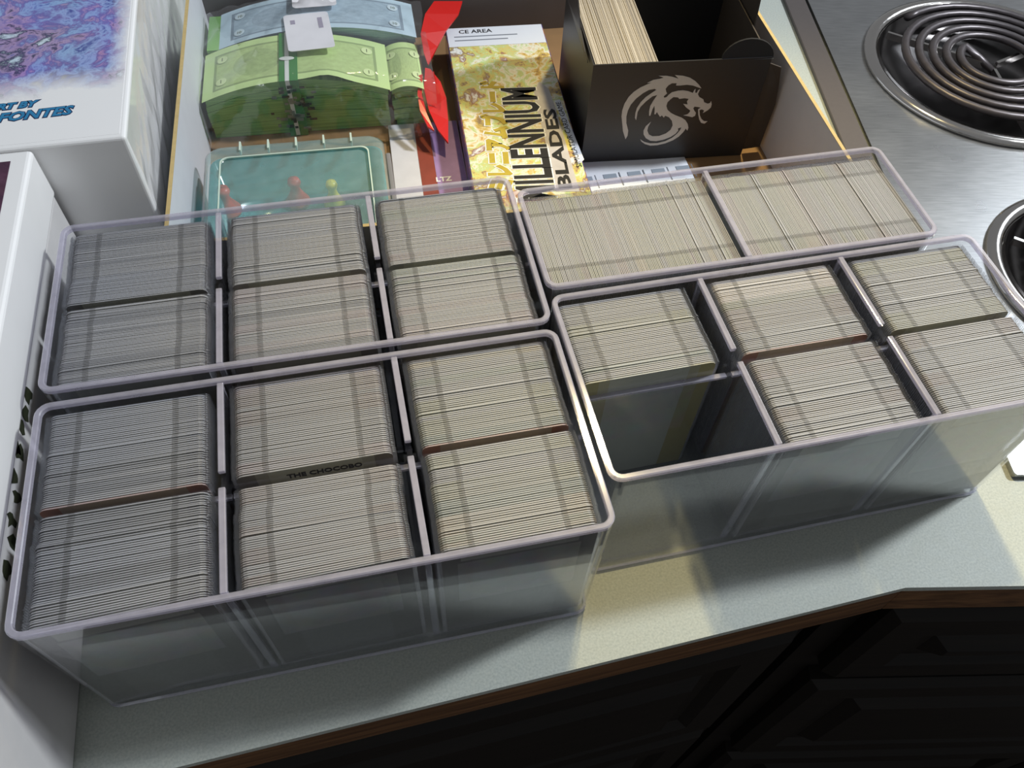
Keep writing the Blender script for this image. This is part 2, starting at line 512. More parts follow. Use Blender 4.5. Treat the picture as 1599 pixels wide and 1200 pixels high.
# ------------------------------------------------------------------ acrylic boxes
BW, BD, BH, WT = .222, .1006, .097, .0022
def acrylic_box(label, loc, rz, W=BW, D=BD, H=BH, ndiv=2, cross=True):
    b = thing('acrylic_card_box', label, 'storage box', loc, rz, 'clear acrylic card boxes')
    dr, zt, R = .0011, H - .0024, .006
    ro = [rrect(dr + .001, W - dr - .001, dr + .001, D - dr - .001, R - .001, 0), rrect(dr, W - dr, dr, D - dr, R, .001), rrect(0, W, 0, D, R, zt)]
    ri = [rrect(WT, W - WT, WT, D - WT, R - .002, zt), rrect(dr + WT, W - dr - WT, dr + WT, D - dr - WT, R - .002, .0025)]
    m = MB().loft(ro + ri, True)
    m.obj('shell', ACRYLIC, b)
    w2 = WT + .0004
    MB().loft([rrect(0, W, 0, D, R, zt), rrect(0, W, 0, D, R, H - .0005), rrect(.0005, W - .0005, .0005, D - .0005, R - .0005, H),
               rrect(w2 - .0004, W - w2 + .0004, w2 - .0004, D - w2 + .0004, R - .0022, H), rrect(w2, W - w2, w2, D - w2, R - .0024, H - .0004), rrect(w2, W - w2, w2, D - w2, R - .0024, zt)], False, 0, True).obj('rim', RIM, b)
    highlight_rings = []
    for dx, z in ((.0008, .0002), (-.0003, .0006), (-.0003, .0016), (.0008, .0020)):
        highlight_rings.append(rrect(dr + dx, W - dr - dx, dr + dx, D - dr - dx, R, z))
    MB().loft(highlight_rings, False, 0, True).obj('base_highlight', GLINT, b)  # added ring imitating the highlight line along the base edge
    xs = [W * (k + 1) / (ndiv + 1) for k in range(ndiv)]
    ym = D / 2
    for x in xs:
        y0, y1, t, h = w2 + .0002, D - w2 - .0002, .0011, H - .0026
        nt = .0022 if cross else 0
        prof = [(y0 + dr, .0027), (y1 - dr, .0027), (y1, h)]
        prof += [(ym + .0035, h), (ym + .0035, h - nt), (ym - .0035, h - nt), (ym - .0035, h)] if cross else []
        prof += [(y0, h)]
        dv = MB().prism([(x - t, y, z) for y, z in prof], (2 * t, 0, 0)).obj('divider', ACRYLIC, b)
        for ya in (y0 + .0002, y1 - .0022):      # added bright bars standing in for refraction at the divider ends
            MB().prism([(x - t - .0006, ya + (dr if ya < ym else -dr), .0028), (x + t + .0006, ya + (dr if ya < ym else -dr), .0028), (x + t + .0002, ya, h - .0003), (x - t - .0002, ya, h - .0003)], (0, .0018, 0)).obj('refraction_bar', GLINT, dv, bevel=.0005)
        segs = [(y0, ym - .0035), (ym + .0035, y1)] if cross else [(y0, y1)]
        for s0, s1 in segs:
            MB().box(x - t - .0003, x + t + .0003, s0, s1, h + .00005, h + .0022).obj('polished_edge', RIM, dv, bevel=.0005)
        for s in (-1, 1):                       # slot ribs that hold the cross panel
            if cross:
                for q in (-1, 1):
                    MB().box(x + s * t + (0 if s > 0 else -.0016), x + s * t + (.0016 if s > 0 else 0), ym + q * .0026 - .0009, ym + q * .0026 + .0009, .0027, .086).obj('slot_rib', ACRYLIC, dv)
    if cross:
        ed = [0] + xs + [W]
        for k in range(len(ed) - 1):
            xa = ed[k] + (.0036 if k == 0 else .0014)
            xb = ed[k + 1] - (.0036 if k == len(ed) - 2 else .0014)
            cp = MB().box(xa, xb, ym - .0011, ym + .0011, .0027, .0805).obj('cross_panel', ACRYLIC, b)
            MB().box(xa, xb, ym - .0012, ym + .0012, .0806, .0820).obj('polished_edge', RIM, cp)
    return b
POSE = {'B': ((0, 0, .0003), 0.0), 'A': ((-.0002, .1062, .0003), -.0072), 'D': ((.2247, .0191, .0003), .0105), 'C': ((.2239, .1241, .0003), .0013)}
acrylic_box('clear acrylic box crammed with sleeved cards nearest the wooden counter edge', *POSE['B'])
acrylic_box('clear acrylic box of sleeved cards between the teal plastic case and another acrylic box', *POSE['A'])
acrylic_box('clear acrylic box of sleeved cards with one empty compartment', *POSE['D'])
acrylic_box('clear acrylic box with two long card rows turned sideways, below the black dragon box', *POSE['C'], W=.2069, D=.0698, ndiv=1, cross=False)

# ------------------------------------------------------------------ sleeved cards
CWID, CHGT, CTH = .0630, .0880, .00058
def card_geo(m, fm=0):
    """rounded card slab + film pair; returns (card MB, sleeve MB) in card space"""
    r = .003
    pts = [(-CWID / 2, .0012), (CWID / 2, .0012)]
    for cx, a0 in ((CWID / 2 - r, 0), (-CWID / 2 + r, 90)):
        for k in range(4):
            a = math.radians(a0 + 30 * k)
            pts.append((cx + r * math.cos(a), .0012 + CHGT - r + r * math.sin(a)))
    return pts
PTS = card_geo(None)
def card_parts(cm, sm, M=Matrix.Identity(4)):
    n = len(PTS)
    f = [M @ Vector((x, -CTH / 2, z)) for x, z in PTS]
    bk = [M @ Vector((x, CTH / 2, z)) for x, z in PTS]
    cm.add(f + bk, [tuple(range(n))], 1)
    o = len(cm.v) - 2 * n
    cm.f += [tuple(o + n + i for i in range(n - 1, -1, -1))]
    cm.mi += [1]
    cm.f += [(o + i, o + n + i, o + n + (i + 1) % n, o + (i + 1) % n) for i in range(n)]
    cm.mi += [0] * n
    w, w1, h, r = .0332, .0316, .0897, .0014
    for y in (-.00040, .00040):
        q = [(-w1, 0.0003), (w1, 0.0003), (w1, h), (-w1, h)]
        sm.add([M @ Vector((x, y, z)) for x, z in q], [(0, 1, 2, 3)], 0)
    for sx in (-1, 1):                       # welded side seams
        q = [(sx * w1, -.00036, .0003), (sx * w, 0, .0003), (sx * w, 0, h - r), (sx * (w - r), 0, h), (sx * w1, -.00036, h)]
        sm.add([M @ Vector(p) for p in q], [(0, 1, 2, 3, 4)], 1)
N_CARD_V = 2 * len(PTS)
def finish_card_mesh(me, tints):
    uv = me.uv_layers.new(name='UVMap')
    n = len(PTS)
    for l in me.loops:
        x, z = PTS[l.vertex_index % n]
        uv.data[l.index].uv = (x / CWID + .5, (z - .0012) / CHGT)
    for an, k in (('side_tint', 0), ('mid_tint', 1)):
        at_ = me.attributes.new(an, 'FLOAT_COLOR', 'POINT')
        buf = []
        for t in tints:
            buf += list((*t[k], 1.0)) * N_CARD_V
        at_.data.foreach_set('color', buf)
TINT = {
    'grey': (srgb(140, 138, 134), srgb(166, 164, 160)), 'cool': (srgb(126, 130, 138), srgb(152, 156, 164)),
    'brown': (srgb(142, 116, 96), srgb(160, 152, 144)), 'olive': (srgb(150, 150, 96), srgb(168, 168, 146)),
    'green': (srgb(116, 136, 104), srgb(152, 164, 146)), 'pink': (srgb(160, 132, 128), srgb(172, 158, 154)),
    'cream': (srgb(214, 196, 176), srgb(224, 212, 200)), 'dark': (srgb(92, 92, 94), srgb(112, 112, 112)),
    'rust': (srgb(156, 92, 66), srgb(170, 110, 84)), 'tan': (srgb(176, 156, 104), srgb(178, 170, 146)),
    'art': (srgb(168, 160, 96), srgb(186, 192, 178)), 'parch': (srgb(110, 100, 88), srgb(158, 152, 140)), 'shade': (srgb(58, 62, 60), srgb(76, 82, 78)), 'shade_navy': (srgb(40, 46, 52), srgb(70, 80, 86)),  # last two: front-wall card faces with their shadow put into the tint
}
def mute(c, k=.55):
    g_ = sum(c) / 3
    return tuple(g_ + (x - g_) * k for x in c)
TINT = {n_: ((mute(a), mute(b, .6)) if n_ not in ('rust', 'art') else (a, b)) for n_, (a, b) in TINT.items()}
CARDMESH = {}
for k, t in TINT.items():
    cm, sm = MB(), MB()
    card_parts(cm, sm)
    me = cm.mesh('card_' + k, [CARD_EDGE, CARD_FACE])
    finish_card_mesh(me, [t])
    CARDMESH[k] = me
sm = MB()
card_parts(MB(), sm)
SLEEVE = sm.mesh('sleeve', [FILM, SEAM])

stuff_c, stuff_s, stuff_t = MB(), MB(), []
count = [0]
def runs(n, pal):
    out = []
    while len(out) < n:
        out += [random.choice(pal)] * random.randint(2, 9)
    return out[:n]
def stack(box, cx, y0, y1, n, pal, group=None, label=None, single=0, first=None, last=None, yaw_end=0.0, along='y', lean_end=0.0, seq=None):
    """n sleeved cards from y1 (back) to y0 (front) centred on cx in the box's own space"""
    loc, rz = POSE[box]
    BM = Matrix.Translation(loc) @ Matrix.Rotation(rz, 4, 'Z')
    kinds = seq or runs(n, pal)
    if first: kinds[0] = first
    if last: kinds[-1] = last
    drift = 0.0
    for i in range(n):
        t = i / (n - 1)
        yy = y1 + (y0 - y1) * t + random.uniform(-.00007, .00007)
        drift = drift * .85 + random.gauss(0, .00009)
        yaw = yaw_end * max(0, t - .3) / .7 + random.gauss(0, .0022)
        lean = lean_end * max(0, t - .4) / .6
        zz = .0027 + (.0005 if random.random() < .04 else 0) + random.uniform(0, .00016)
        if along == 'y':
            M = Matrix.Translation((cx + drift, yy, zz)) @ Matrix.Rotation(yaw, 4, 'Z') @ Matrix.Rotation(lean, 4, 'X')
        else:
            M = Matrix.Translation((yy, cx + drift * .6, zz)) @ Matrix.Rotation(math.pi / 2 + yaw * .4, 4, 'Z')
        M = BM @ M
        if i >= n - single:
            o = bpy.data.objects.new('sleeved_card', CARDMESH[kinds[i]])
            o.matrix_world = M
            COL.objects.link(o)
            s = bpy.data.objects.new('sleeve', SLEEVE)
            COL.objects.link(s)
            s.parent = o
            tag(o, label, 'card', group)
            count[0] += 1
        else:
            card_parts(stuff_c, stuff_s, M)
            stuff_t.append(TINT[kinds[i]])
CX = [BW * (k + .5) / 3 for k in range(3)]
F0, F1, K0, K1 = .0034, .0482, .0522, .0972
N = 46
base = ['grey', 'cool', 'grey', 'dark']
warm = ['grey', 'brown', 'pink', 'grey', 'brown']
grn = ['grey', 'olive', 'green', 'grey', 'tan']
NB = 'nearest the wooden counter edge'
def sing(text):
    return dict(label=text, group=text.replace('sleeved card ', 'sleeved cards '))
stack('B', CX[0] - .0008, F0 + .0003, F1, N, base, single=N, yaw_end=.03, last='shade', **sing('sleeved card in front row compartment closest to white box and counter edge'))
stack('B', CX[1] - .0006, F0 + .002, F1 - .0016, N, warm, single=N, last='shade_navy', yaw_end=.012, **sing('sleeved card in middle front compartment of the acrylic box at counter edge'))
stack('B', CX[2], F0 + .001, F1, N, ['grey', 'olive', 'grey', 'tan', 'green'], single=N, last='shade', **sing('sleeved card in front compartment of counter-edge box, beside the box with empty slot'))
stack('B', CX[0] - .0016, K0 + .0004, K1 - .001, N, base + ['olive'], single=N, last='rust', **sing('sleeved card in second row of counter-edge box, beside the white box'))
stack('B', CX[1] - .0014, K0 + .0006, K1, N, warm, single=N, last='parch', **sing('sleeved card in middle second-row compartment of the counter-edge acrylic box'))
stack('B', CX[2] - .0006, K0, K1, N, grn, single=N, last='rust', **sing('sleeved card in green-tinged second-row compartment next to the empty slot box'))
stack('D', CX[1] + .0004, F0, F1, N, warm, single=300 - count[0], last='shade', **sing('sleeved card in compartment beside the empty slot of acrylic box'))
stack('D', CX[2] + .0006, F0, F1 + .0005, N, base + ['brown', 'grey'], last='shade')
stack('D', CX[0] - .0026, K0 - .0004, K1 - .0005, N, grn, last='art')
stack('D', CX[1] + .0002, K0 + .001, K1, N, warm, seq=['cream'] * 14 + ['olive'] * 5 + ['brown'] * 14 + ['grey'] * 12 + ['rust'])
stack('D', CX[2] + .0008, K0 + .0005, K1, N, ['grey', 'grey', 'olive'], last='olive')
for k in range(3):
    stack('A', CX[k] - .0008, F0 + .001, F1 - .0002, 52, base if k == 0 else ['grey', 'grey', 'pink', 'dark'] if k == 1 else ['grey', 'green', 'grey', 'pink'], yaw_end=.008)
    stack('A', CX[k] - .001, K0 - .0002, K1, 52, base if k == 0 else ['grey', 'grey', 'pink', 'cool'] if k == 1 else ['grey', 'grey', 'green', 'pink'])
cpal = ['grey', 'tan', 'pink', 'grey', 'brown', 'olive', 'grey']
stack('C', .0349, .0040, .1010, 120, cpal, along='x')
stack('C', .0349, .1062, .2028, 120, cpal, along='x')
me = stuff_c.mesh('sleeved_cards', [CARD_EDGE, CARD_FACE])
finish_card_mesh(me, stuff_t)
so = bpy.data.objects.new('sleeved_cards', me)
COL.objects.link(so)
so['kind'] = 'stuff'
tag(so, 'tightly packed sleeved cards filling the other three acrylic boxes', 'cards')
stuff_s.obj('sleeves', [FILM, SEAM], so)['kind'] = 'stuff'

# printed titles on two front cards
hold = [o for o in COL.objects if o.name.startswith('sleeved_card') and o.get('label')]
def last_of(text):
    return [o for o in hold if o['label'] == text][-1]
c1 = last_of('sleeved card in middle second-row compartment of the counter-edge acrylic box')
c1['label'] = 'sleeved card titled THE CHOCOBO facing the gap in the counter-edge box'
c2 = last_of('sleeved card in middle front compartment of the acrylic box at counter edge')
c2['label'] = "front sleeved card titled COLLECTOR'S TIN against the clear acrylic wall"
lettering('title_lettering', 'THE CHOCOBO', .0042, INK, c1, (-.012, -.00042, .0822), (math.pi / 2, 0, 0), bold=.00012)
lettering('title_lettering', "COLLECTOR'S TIN", .0046, INK, c2, (-.012, -.00042, .0822), (math.pi / 2, 0, 0), bold=.00015)

# ------------------------------------------------------------------ white boxes on the left
b2 = thing('white_game_box', 'white lidded game box with dark purple picture beside the acrylic boxes', 'box', (-.30, -.075, 0))
L = to_local((-.30, -.075, 0), 0)
MB().box(0, .2884, .001, .3215, .0003, .0838).obj('box_base', GREYBOX, b2, bevel=.0012)
MB().box(-.0006, .2895, 0, .3225, .0840, .1125).obj('lid', WHITEBOX, b2, bevel=.0022)
MB().box(.012, .2805, .02, .3145, .1126, .11275).obj('picture_panel', ART_PURPLE, b2)
rnd = random.Random(5)
for px, py in ((44, 618), (34, 668), (27, 700), (30, 706), (23, 745), (26, 776), (18, 812), (18, 848), (10, 892), (38, 645)):
    c = on_x(px, py, -.0115)
    pts = []
    for k in range(9):
        a = 2 * math.pi * k / 9
        r = rnd.uniform(.5, 1.25)
        pts.append(L((-.01155, c.y + .0036 * r * math.cos(a), min(c.z + .0042 * r * math.sin(a), .0835))))
    MB().prism(pts, (.0002, 0, 0)).obj('printed_leaf_mark', LEAFINK, b2)
b1 = thing('shrink_wrapped_game_box', 'white shrink-wrapped game box with blue fantasy picture and blue lettering', 'box', (-.255, .2495, 0))
L = to_local((-.255, .2495, 0), 0)
MB().box(0, .2884, 0, .30, .0003, .1125).obj('box_body', WHITEBOX, b1, bevel=.0018)
# ragged-bottomed picture
pic = [Vector((-.252, .2525, .1126)), Vector((.0305, .2525, .1126)), Vector((.0305, .546, .1126)), Vector((-.252, .546, .1126))]
MB().prism([L(p) - Vector((0, 0, .0004)) for p in pic], (0, 0, .00042)).obj('picture_panel', ART_BLUE, b1)
for body, px, py, s in (('ART BY', 54, 166, .0070), ('O FONTES', 110, 178, .0098)):
    p = L(at(px, py, .1127))
    for nm, mat, bold, dz in (('lettering_outline', NAVYINK, .0008, 0.0), ('lettering', BLUEINK, .00030, .00012)):
        lettering(nm, body, s, mat, b1, (p.x, p.y, .11268 + dz), (0, 0, .03), align='RIGHT', bold=bold, shear=.25, extrude=.00005)
wr = MB()
gx, gy = 14, 24
vs = []
for i in range(gx + 1):
    for j in range(gy + 1):
        z = .0006 + .1112 * i / gx
        vs.append((.2892 + .0011 * abs(math.sin(i * 1.9 + j * .7) * math.cos(j * 1.3)) * math.sin(math.pi * i / gx), .3 * j / gy, z))
wr.add(vs, [(i * (gy + 1) + j, i * (gy + 1) + j + 1, (i + 1) * (gy + 1) + j + 1, (i + 1) * (gy + 1) + j) for i in range(gx) for j in range(gy)])
wr.obj('shrink_wrap', clear_mat('shrink_wrap_film', (.99, .99, .99), .06, (.8, .8, .8), .12, 1.45, 1.0), b1)

# ------------------------------------------------------------------ open game box tray
TZ = -.040
T0 = Vector((.0395, .2135, .0003))
tray = thing('open_game_box', 'open cardboard game box with brown floor holding money and boxes', 'box', T0, TZ)
TW, TD, THT, tw = .396, .286, .0695, .0022
MB().box(0, TW, 0, TD, 0, .002).obj('floor_panel', TRAYFLOOR, tray)
def wall(x0, x1, y0, y1):
    w = MB()
    w.box(x0, x1, y0, y1, .0021, THT - .0004)
    w.obj('side_panel', TRAYIN, tray)
    MB().box(x0, x1, y0, y1, THT - .0003, THT).obj('raw_top_edge', TAN, tray)
wall(0, tw, 0, TD)
wall(TW - tw, TW, 0, TD)
wall(tw, TW - tw, 0, tw)
w = MB().box(tw, TW - tw, TD - tw, TD, .0021, THT).obj('side_panel', plain('tray_shaded_lining', srgb(120, 116, 116), .6, .06, 90), tray)  # back lining darkened, the shadow on it is in the colour
ZF = .0026

# ------------------------------------------------------------------ teal plastic case
p0 = Vector((.0505, .2195, ZF))
case = thing('plastic_case', 'translucent teal plastic case with clear ribbed lid and small pieces inside', 'case', p0, TZ)
TEAL = clear_mat('translucent_teal_plastic', (.42, .80, .82), .38, srgb(70, 178, 184), .12, 1.45)
LIDM = clear_mat('frosted_clear_lid', (.90, .97, .97), .24, srgb(196, 224, 222), .15, 1.45)
CW_, CD_ = .111, .1045
MB().loft([rrect(.004, CW_ - .004, .004, CD_ - .004, .008, 0), rrect(.0015, CW_ - .0015, .0015, CD_ - .0015, .008, .034), rrect(.003, CW_ - .003, .003, CD_ - .003, .007, .034), rrect(.0055, CW_ - .0055, .0055, CD_ - .0055, .007, .0016)], True).obj('case_body', TEAL, case, True)
MB().loft([rrect(0, CW_, 0, CD_, .009, .033), rrect(0, CW_, 0, CD_, .009, .040), rrect(.003, CW_ - .003, .003, CD_ - .003, .008, .0430), rrect(.0095, CW_ - .0095, .0095, CD_ - .0125, .005, .0430), rrect(.0105, CW_ - .0105, .0105, CD_ - .0135, .005, .0415)], False).obj('lid', LIDM, case, True)
MB().add(rrect(.0105, CW_ - .0105, .0105, CD_ - .0135, .005, .0415), [tuple(range(24))]).obj('lid_window', LIDM, case)
MB().loft([rrect(.0098, CW_ - .0098, .0098, CD_ - .0128, .005, .0434), rrect(.0106, CW_ - .0106, .0106, CD_ - .0136, .005, .0434), rrect(.0106, CW_ - .0106, .0106, CD_ - .0136, .005, .0426), rrect(.0098, CW_ - .0098, .0098, CD_ - .0128, .005, .0426)], False, 0, True).obj('lid_ridge', plain('pale_ridge', srgb(206, 222, 206), .3), case)
for k in range(5):
    x = .022 + .0172 * k
    MB().box(x - .0006, x + .0006, CD_ - .0085, CD_ - .0001, .0402, .0446).obj('lid_rib', plain('pale_ridge', srgb(206, 222, 206), .3), case, bevel=.0003)
MB().box(CW_ + .0003, CW_ + .0035, .03, CD_ - .012, .012, .036).obj('latch', plain('grey_latch', srgb(128, 126, 128), .4), case, bevel=.001)
L = to_local(p0, TZ)
def piece(px, py, col, nm, lab, r):
    p = at(px, py, ZF + .012)
    q = MB()
    q.lathe([(.0003, .020), (r * .45, .0195), (r * .55, .017), (r * .35, .013), (r * .5, .009), (r, .002), (r, 0), (.0003, 0)], (0, 0, 0), 20)
    o = q.obj(nm, plain(col[0], col[1], .35), None, True)
    o.location = (p.x, p.y, ZF + .0019)
    tag(o, lab, 'game piece', None)
piece(352, 312, ('orange_red_piece', srgb(226, 74, 48)), 'game_pawn', 'orange-red game pawn seen inside the teal plastic case', .0085)
piece(462, 298, ('red_piece', srgb(206, 70, 62)), 'game_pawn', 'darker red game pawn inside the teal plastic case', .0080)
piece(520, 302, ('yellow_piece', srgb(224, 206, 66)), 'game_pawn', 'yellow game pawn inside the teal plastic case', .0070)

# ------------------------------------------------------------------ play money in a plastic bag
MZ = -.050
m0 = Vector((.0510, .3865, ZF))
LEN, DEP = .150, .054
def bow(u, h_end, h_mid):
    return h_end + (h_mid - h_end) * (1 - (2 * u - 1) ** 2)
def bill_mat(name, paper, print_, dark):
    g = G(name)
    u, v, _ = g.sep(g.coord('UV'))
    au = g.math('ABSOLUTE', g.math('SUBTRACT', u, .5))
    av = g.math('ABSOLUTE', g.math('SUBTRACT', v, .5))
    inside = g.math('MULTIPLY', g.math('LESS_THAN', au, .44), g.math('LESS_THAN', av, .38))
    inner = g.math('MULTIPLY', g.math('LESS_THAN', au, .425), g.math('LESS_THAN', av, .345))
    line = g.math('SUBTRACT', inside, inner)
    n = g.noise(g.mapping(g.coord('UV'), (10, 5, 1)), 3, 4)
    col = g.mix(g.math('MULTIPLY', inner, g.math('MULTIPLY', n, .75)), paper, print_)
    col = g.mix(g.math('MULTIPLY', line, .6), col, dark)
    e = g.math('ADD', g.math('POWER', g.math('DIVIDE', g.math('SUBTRACT', u, .30), .13), 2), g.math('POWER', g.math('DIVIDE', g.math('SUBTRACT', v, .5), .27), 2))
    col = g.mix(g.math('MULTIPLY', g.math('LESS_THAN', e, 1.0), .7), col, g.mix(n, dark, paper))
    return g.done(g.principled(col, .6))
GREEN_BILL = bill_mat('pale_green_banknote', srgb(206, 232, 158), srgb(150, 166, 104), srgb(92, 112, 66))
BLUE_BILL = bill_mat('pale_blue_banknote', srgb(196, 220, 232), srgb(116, 136, 156), srgb(66, 80, 104))
def stack_mat(name, a, b):
    g = G(name)
    z = g.sep(g.coord())[2]
    n = g.noise(g.mapping(g.coord(), (6, 6, 2600)), 1, 2)
    return g.done(g.principled(g.ramp(n, [(.3, a), (.62, b)]), .6))
GREEN_STACK = stack_mat('green_banknote_edges', srgb(96, 150, 72), srgb(150, 200, 112))
BLUE_STACK = stack_mat('blue_banknote_edges', srgb(96, 136, 170), srgb(170, 202, 220))
def curved_slab(m, x0, x1, y0, y1, zlo, zhi, nx=20, mi=0, wave=None):
    rings = []
    for i in range(nx + 1):
        x = x0 + (x1 - x0) * i / nx
        a, b = zlo(x), zhi(x)
        rings.append([(x, y0, a), (x, y1, a), (x, y1, b), (x, y0, b)])
    m.loft(rings, True, mi)
def banknote(parent, x0, x1, y0, y1, zf, mat, rot=0.0, curl=0.0):
    nx, ny = 22, 6
    vs, fs, uvs = [], [], []
    for i in range(nx + 1):
        for j in range(ny + 1):
            u, v = i / nx, j / ny
            x, y = x0 + (x1 - x0) * u, y0 + (y1 - y0) * v
            xr = x
            yr = y + rot * (x - (x0 + x1) / 2)
            vs.append((xr, yr, zf(x) + curl * max(0, math.exp(-((u - .68) / .10) ** 2)) * (1 - v) ** 2))
            uvs.append((u, v))
    fs = [(i * (ny + 1) + j, (i + 1) * (ny + 1) + j, (i + 1) * (ny + 1) + j + 1, i * (ny + 1) + j + 1) for i in range(nx) for j in range(ny)]
    o = MB().add(vs, fs).obj('top_banknote', mat, parent, True)
    uv = o.data.uv_layers.new(name='UVMap')
    for l in o.data.loops:
        uv.data[l.index].uv = uvs[l.vertex_index]
    return o
def money(label, y0, y1, he, hm, mats, digits, band, x0=0.0, x1=LEN, z0=0.0, curl=0.0, bandx=None):
    d = thing('banknote_bundle', label, 'play money', m0, MZ, 'play money bundles in the bag')
    zt = lambda x: z0 + bow((x - x0) / (x1 - x0), he, hm)
    m = MB()
    layers = 7
    for k in range(layers):
        ja, jb = random.uniform(-.0012, .0012), random.uniform(-.0010, .0010)
        m = MB()
        curved_slab(m, x0 + ja + .001, x1 + ja - .001, y0 + jb + .001, y1 + jb - .001, lambda x, k=k: z0 + (zt(x) - z0) * k / layers + .00005, lambda x, k=k: z0 + (zt(x) - z0) * (k + 1) / layers - .0003)
        m.obj('banknote_layer', mats[0], d)
    bn = banknote(d, x0 - .001, x1 + .001, y0 - .0006, y1 + .0006, lambda x: zt(x) + .0004, mats[1], 0, curl)
    for ux in (.10, .90):
        for vy in (.26, .74):
            x, y = x0 + (x1 - x0) * ux, y0 + (y1 - y0) * vy
            z = zt(x) + .0008
            sl = math.atan((zt(x + .001) - zt(x - .001)) / .002)
            o = MB().lathe([(.0040, 0), (.0038, .00015), (.0003, .00018)], (0, 0, 0), 24).obj('value_disc', plain('pale_disc_' + mats[1].name, digits[1], .6), d)
            o.location = (x, y, z)
            o.rotation_euler = (0, -sl, 0)
            t = lettering('value_numeral', digits[0], .0055 if len(digits[0]) == 1 else .0040, plain('numeral_ink', srgb(90, 104, 60), .6), o, (0, -.0018, .00025), (0, 0, 0), align='CENTER', extrude=.00003)
    if bandx:
        bx0, bx1 = bandx
        m = MB()
        curved_slab(m, bx0, bx1, y0 - .0022, y1 + .0014, lambda x: z0 + .0001, lambda x: zt(x) + .0013, 6)
        bo = m.obj('paper_band', plain('green_band', srgb(58, 132, 62), .5), d)
        m = MB()
        c = (bx0 + bx1) / 2 - .0008
        curved_slab(m, c - .0014, c + .0014, y0 - .0025, y1 + .0016, lambda x: z0 + .0008, lambda x: zt(x) + .0016, 3)
        m.obj('band_stripe', plain('band_white', srgb(226, 230, 224), .5), bo)
        o = MB().lathe([(.0052, 0), (.005, .0002), (.0003, .0003)], (0, 0, 0), 24).obj('band_oval', plain('band_white', srgb(226, 230, 224), .5), bo)
        o.location = (c, (y0 + y1) / 2 - .004, zt(c) + .0018)
        o.scale = (1, .42, 1)
    return d, zt
d1, zt1 = money('pale green play money bundle with dark green paper band', 0, DEP, .031, .0435, (GREEN_STACK, GREEN_BILL), ('1', srgb(222, 240, 176)), True, x1=.126, curl=.004, bandx=(.053, .0655))
money('pale green play money bundle fanned out beside the banded one', .0005, DEP - .001, .0295, .0325, (GREEN_STACK, GREEN_BILL), ('1', srgb(222, 240, 176)), False, x0=.1275, x1=.1495, z0=.0001)
d3, zt3 = money('pale blue play money bundle behind the green banded bundle', DEP + .003, DEP + .047, .034, .046, (BLUE_STACK, BLUE_BILL), ('10', srgb(214, 232, 240)), False, x0=.010, x1=.150)
MB().box(.0005, .0090, DEP + .002, DEP + .046, .0003, .034).obj('banknote_layer', GREEN_STACK, d3)
# digital dark pattern printed on the bundle's front band
rnd = random.Random(3)
for k in range(46):
    x = .0595 + rnd.gauss(0, .0065)
    z = .003 + rnd.random() * .036
    w, h = rnd.choice((.0022, .0034, .005)), rnd.choice((.0016, .0024))
    MB().box(x - w / 2, x + w / 2, -.0029, -.0026, z, z + h).obj('printed_square', plain(*rnd.choice([('band_dark', srgb(26, 40, 30), .5), ('band_dark', srgb(26, 40, 30), .5), ('band_mid', srgb(120, 132, 120), .5)])), d1)
# stickers
Lm = to_local(m0, MZ)
for (nm, lab, quad) in (('price_sticker', 'blank white rounded sticker over the green banded bundle', [(441, 83), (514, 75), (520, 20), (452, 20)]), ('price_sticker', 'white printed sticker over the blue bundle, partly overlapped', [(452, 15), (521, 10), (524, -40), (458, -40)])):
    zz = .0500 if nm and 'blank' in lab else .0515
    c = sum((at(*q, zz) for q in quad), Vector()) / 4
    e1 = (at(*quad[1], zz) - at(*quad[0], zz))
    rz = math.atan2(e1.y, e1.x)
    w, h = e1.length, (at(*quad[3], zz) - at(*quad[0], zz)).length
    s = MB().prism(rrect(-w / 2, w / 2, -h / 2, h / 2, .003, 0), (0, 0, .0003)).obj('price_sticker', plain('sticker_white', srgb(246, 244, 248), .4))
    s.location = (c.x, c.y, zz)
    s.rotation_euler = (math.radians(-3), 0, rz)
    tag(s, lab, 'sticker')
    for k, (a, b) in enumerate((((-.36, -.26), (.22, .33)), ((.24, .34), (.05, .34)))):
        MB().box(a[0] * w, a[1] * w, b[0] * h, b[1] * h, .00035, .0005).obj('printed_mark', plain('sticker_mark', srgb(168, 160, 180), .5), s)

# bag film draped over the bundles
bag = thing('plastic_bag', 'clear crinkled plastic bag wrapped around the play money bundles', 'bag', m0, MZ)
rnd = random.Random(8)
def crease(u, v):
    return .0016 * math.sin(9 * u + 5 * v) * math.sin(7 * v - 3 * u) + .0013 * (1 - 2 * abs(math.sin(13 * u - 9 * v))) + .0009 * (1 - 2 * abs(math.sin(29 * u + 17 * v)))
nx, ns = 44, 26
vs = []
for i in range(nx + 1):
    u = i / nx
    x = -.0018 + .160 * u
    hu = bow(u, .034, .0475)
    pinch = .5 + .5 * math.cos(2 * math.pi * (u - .5))
    for j in range(ns + 1):
        v = j / ns
        if v < .34:
            t = v / .34
            y, z = -.0085 - .006 * (1 - t) * (1 - t) + .002 * t, .0012 + (hu - .001) * t
            y += crease(u, v) * 1.6 - .0015
        else:
            t = (v - .34) / .66
            y, z = -.006 + .104 * t, hu + .0035 * math.sin(math.pi * t) * pinch + .001
            z += abs(crease(u, v)) * 1.2
        vs.append((x, y, z))
MB().add(vs, [(i * (ns + 1) + j, (i + 1) * (ns + 1) + j, (i + 1) * (ns + 1) + j + 1, i * (ns + 1) + j + 1) for i in range(nx) for j in range(ns)]).obj('bag_film', BAGFILM, bag, True)
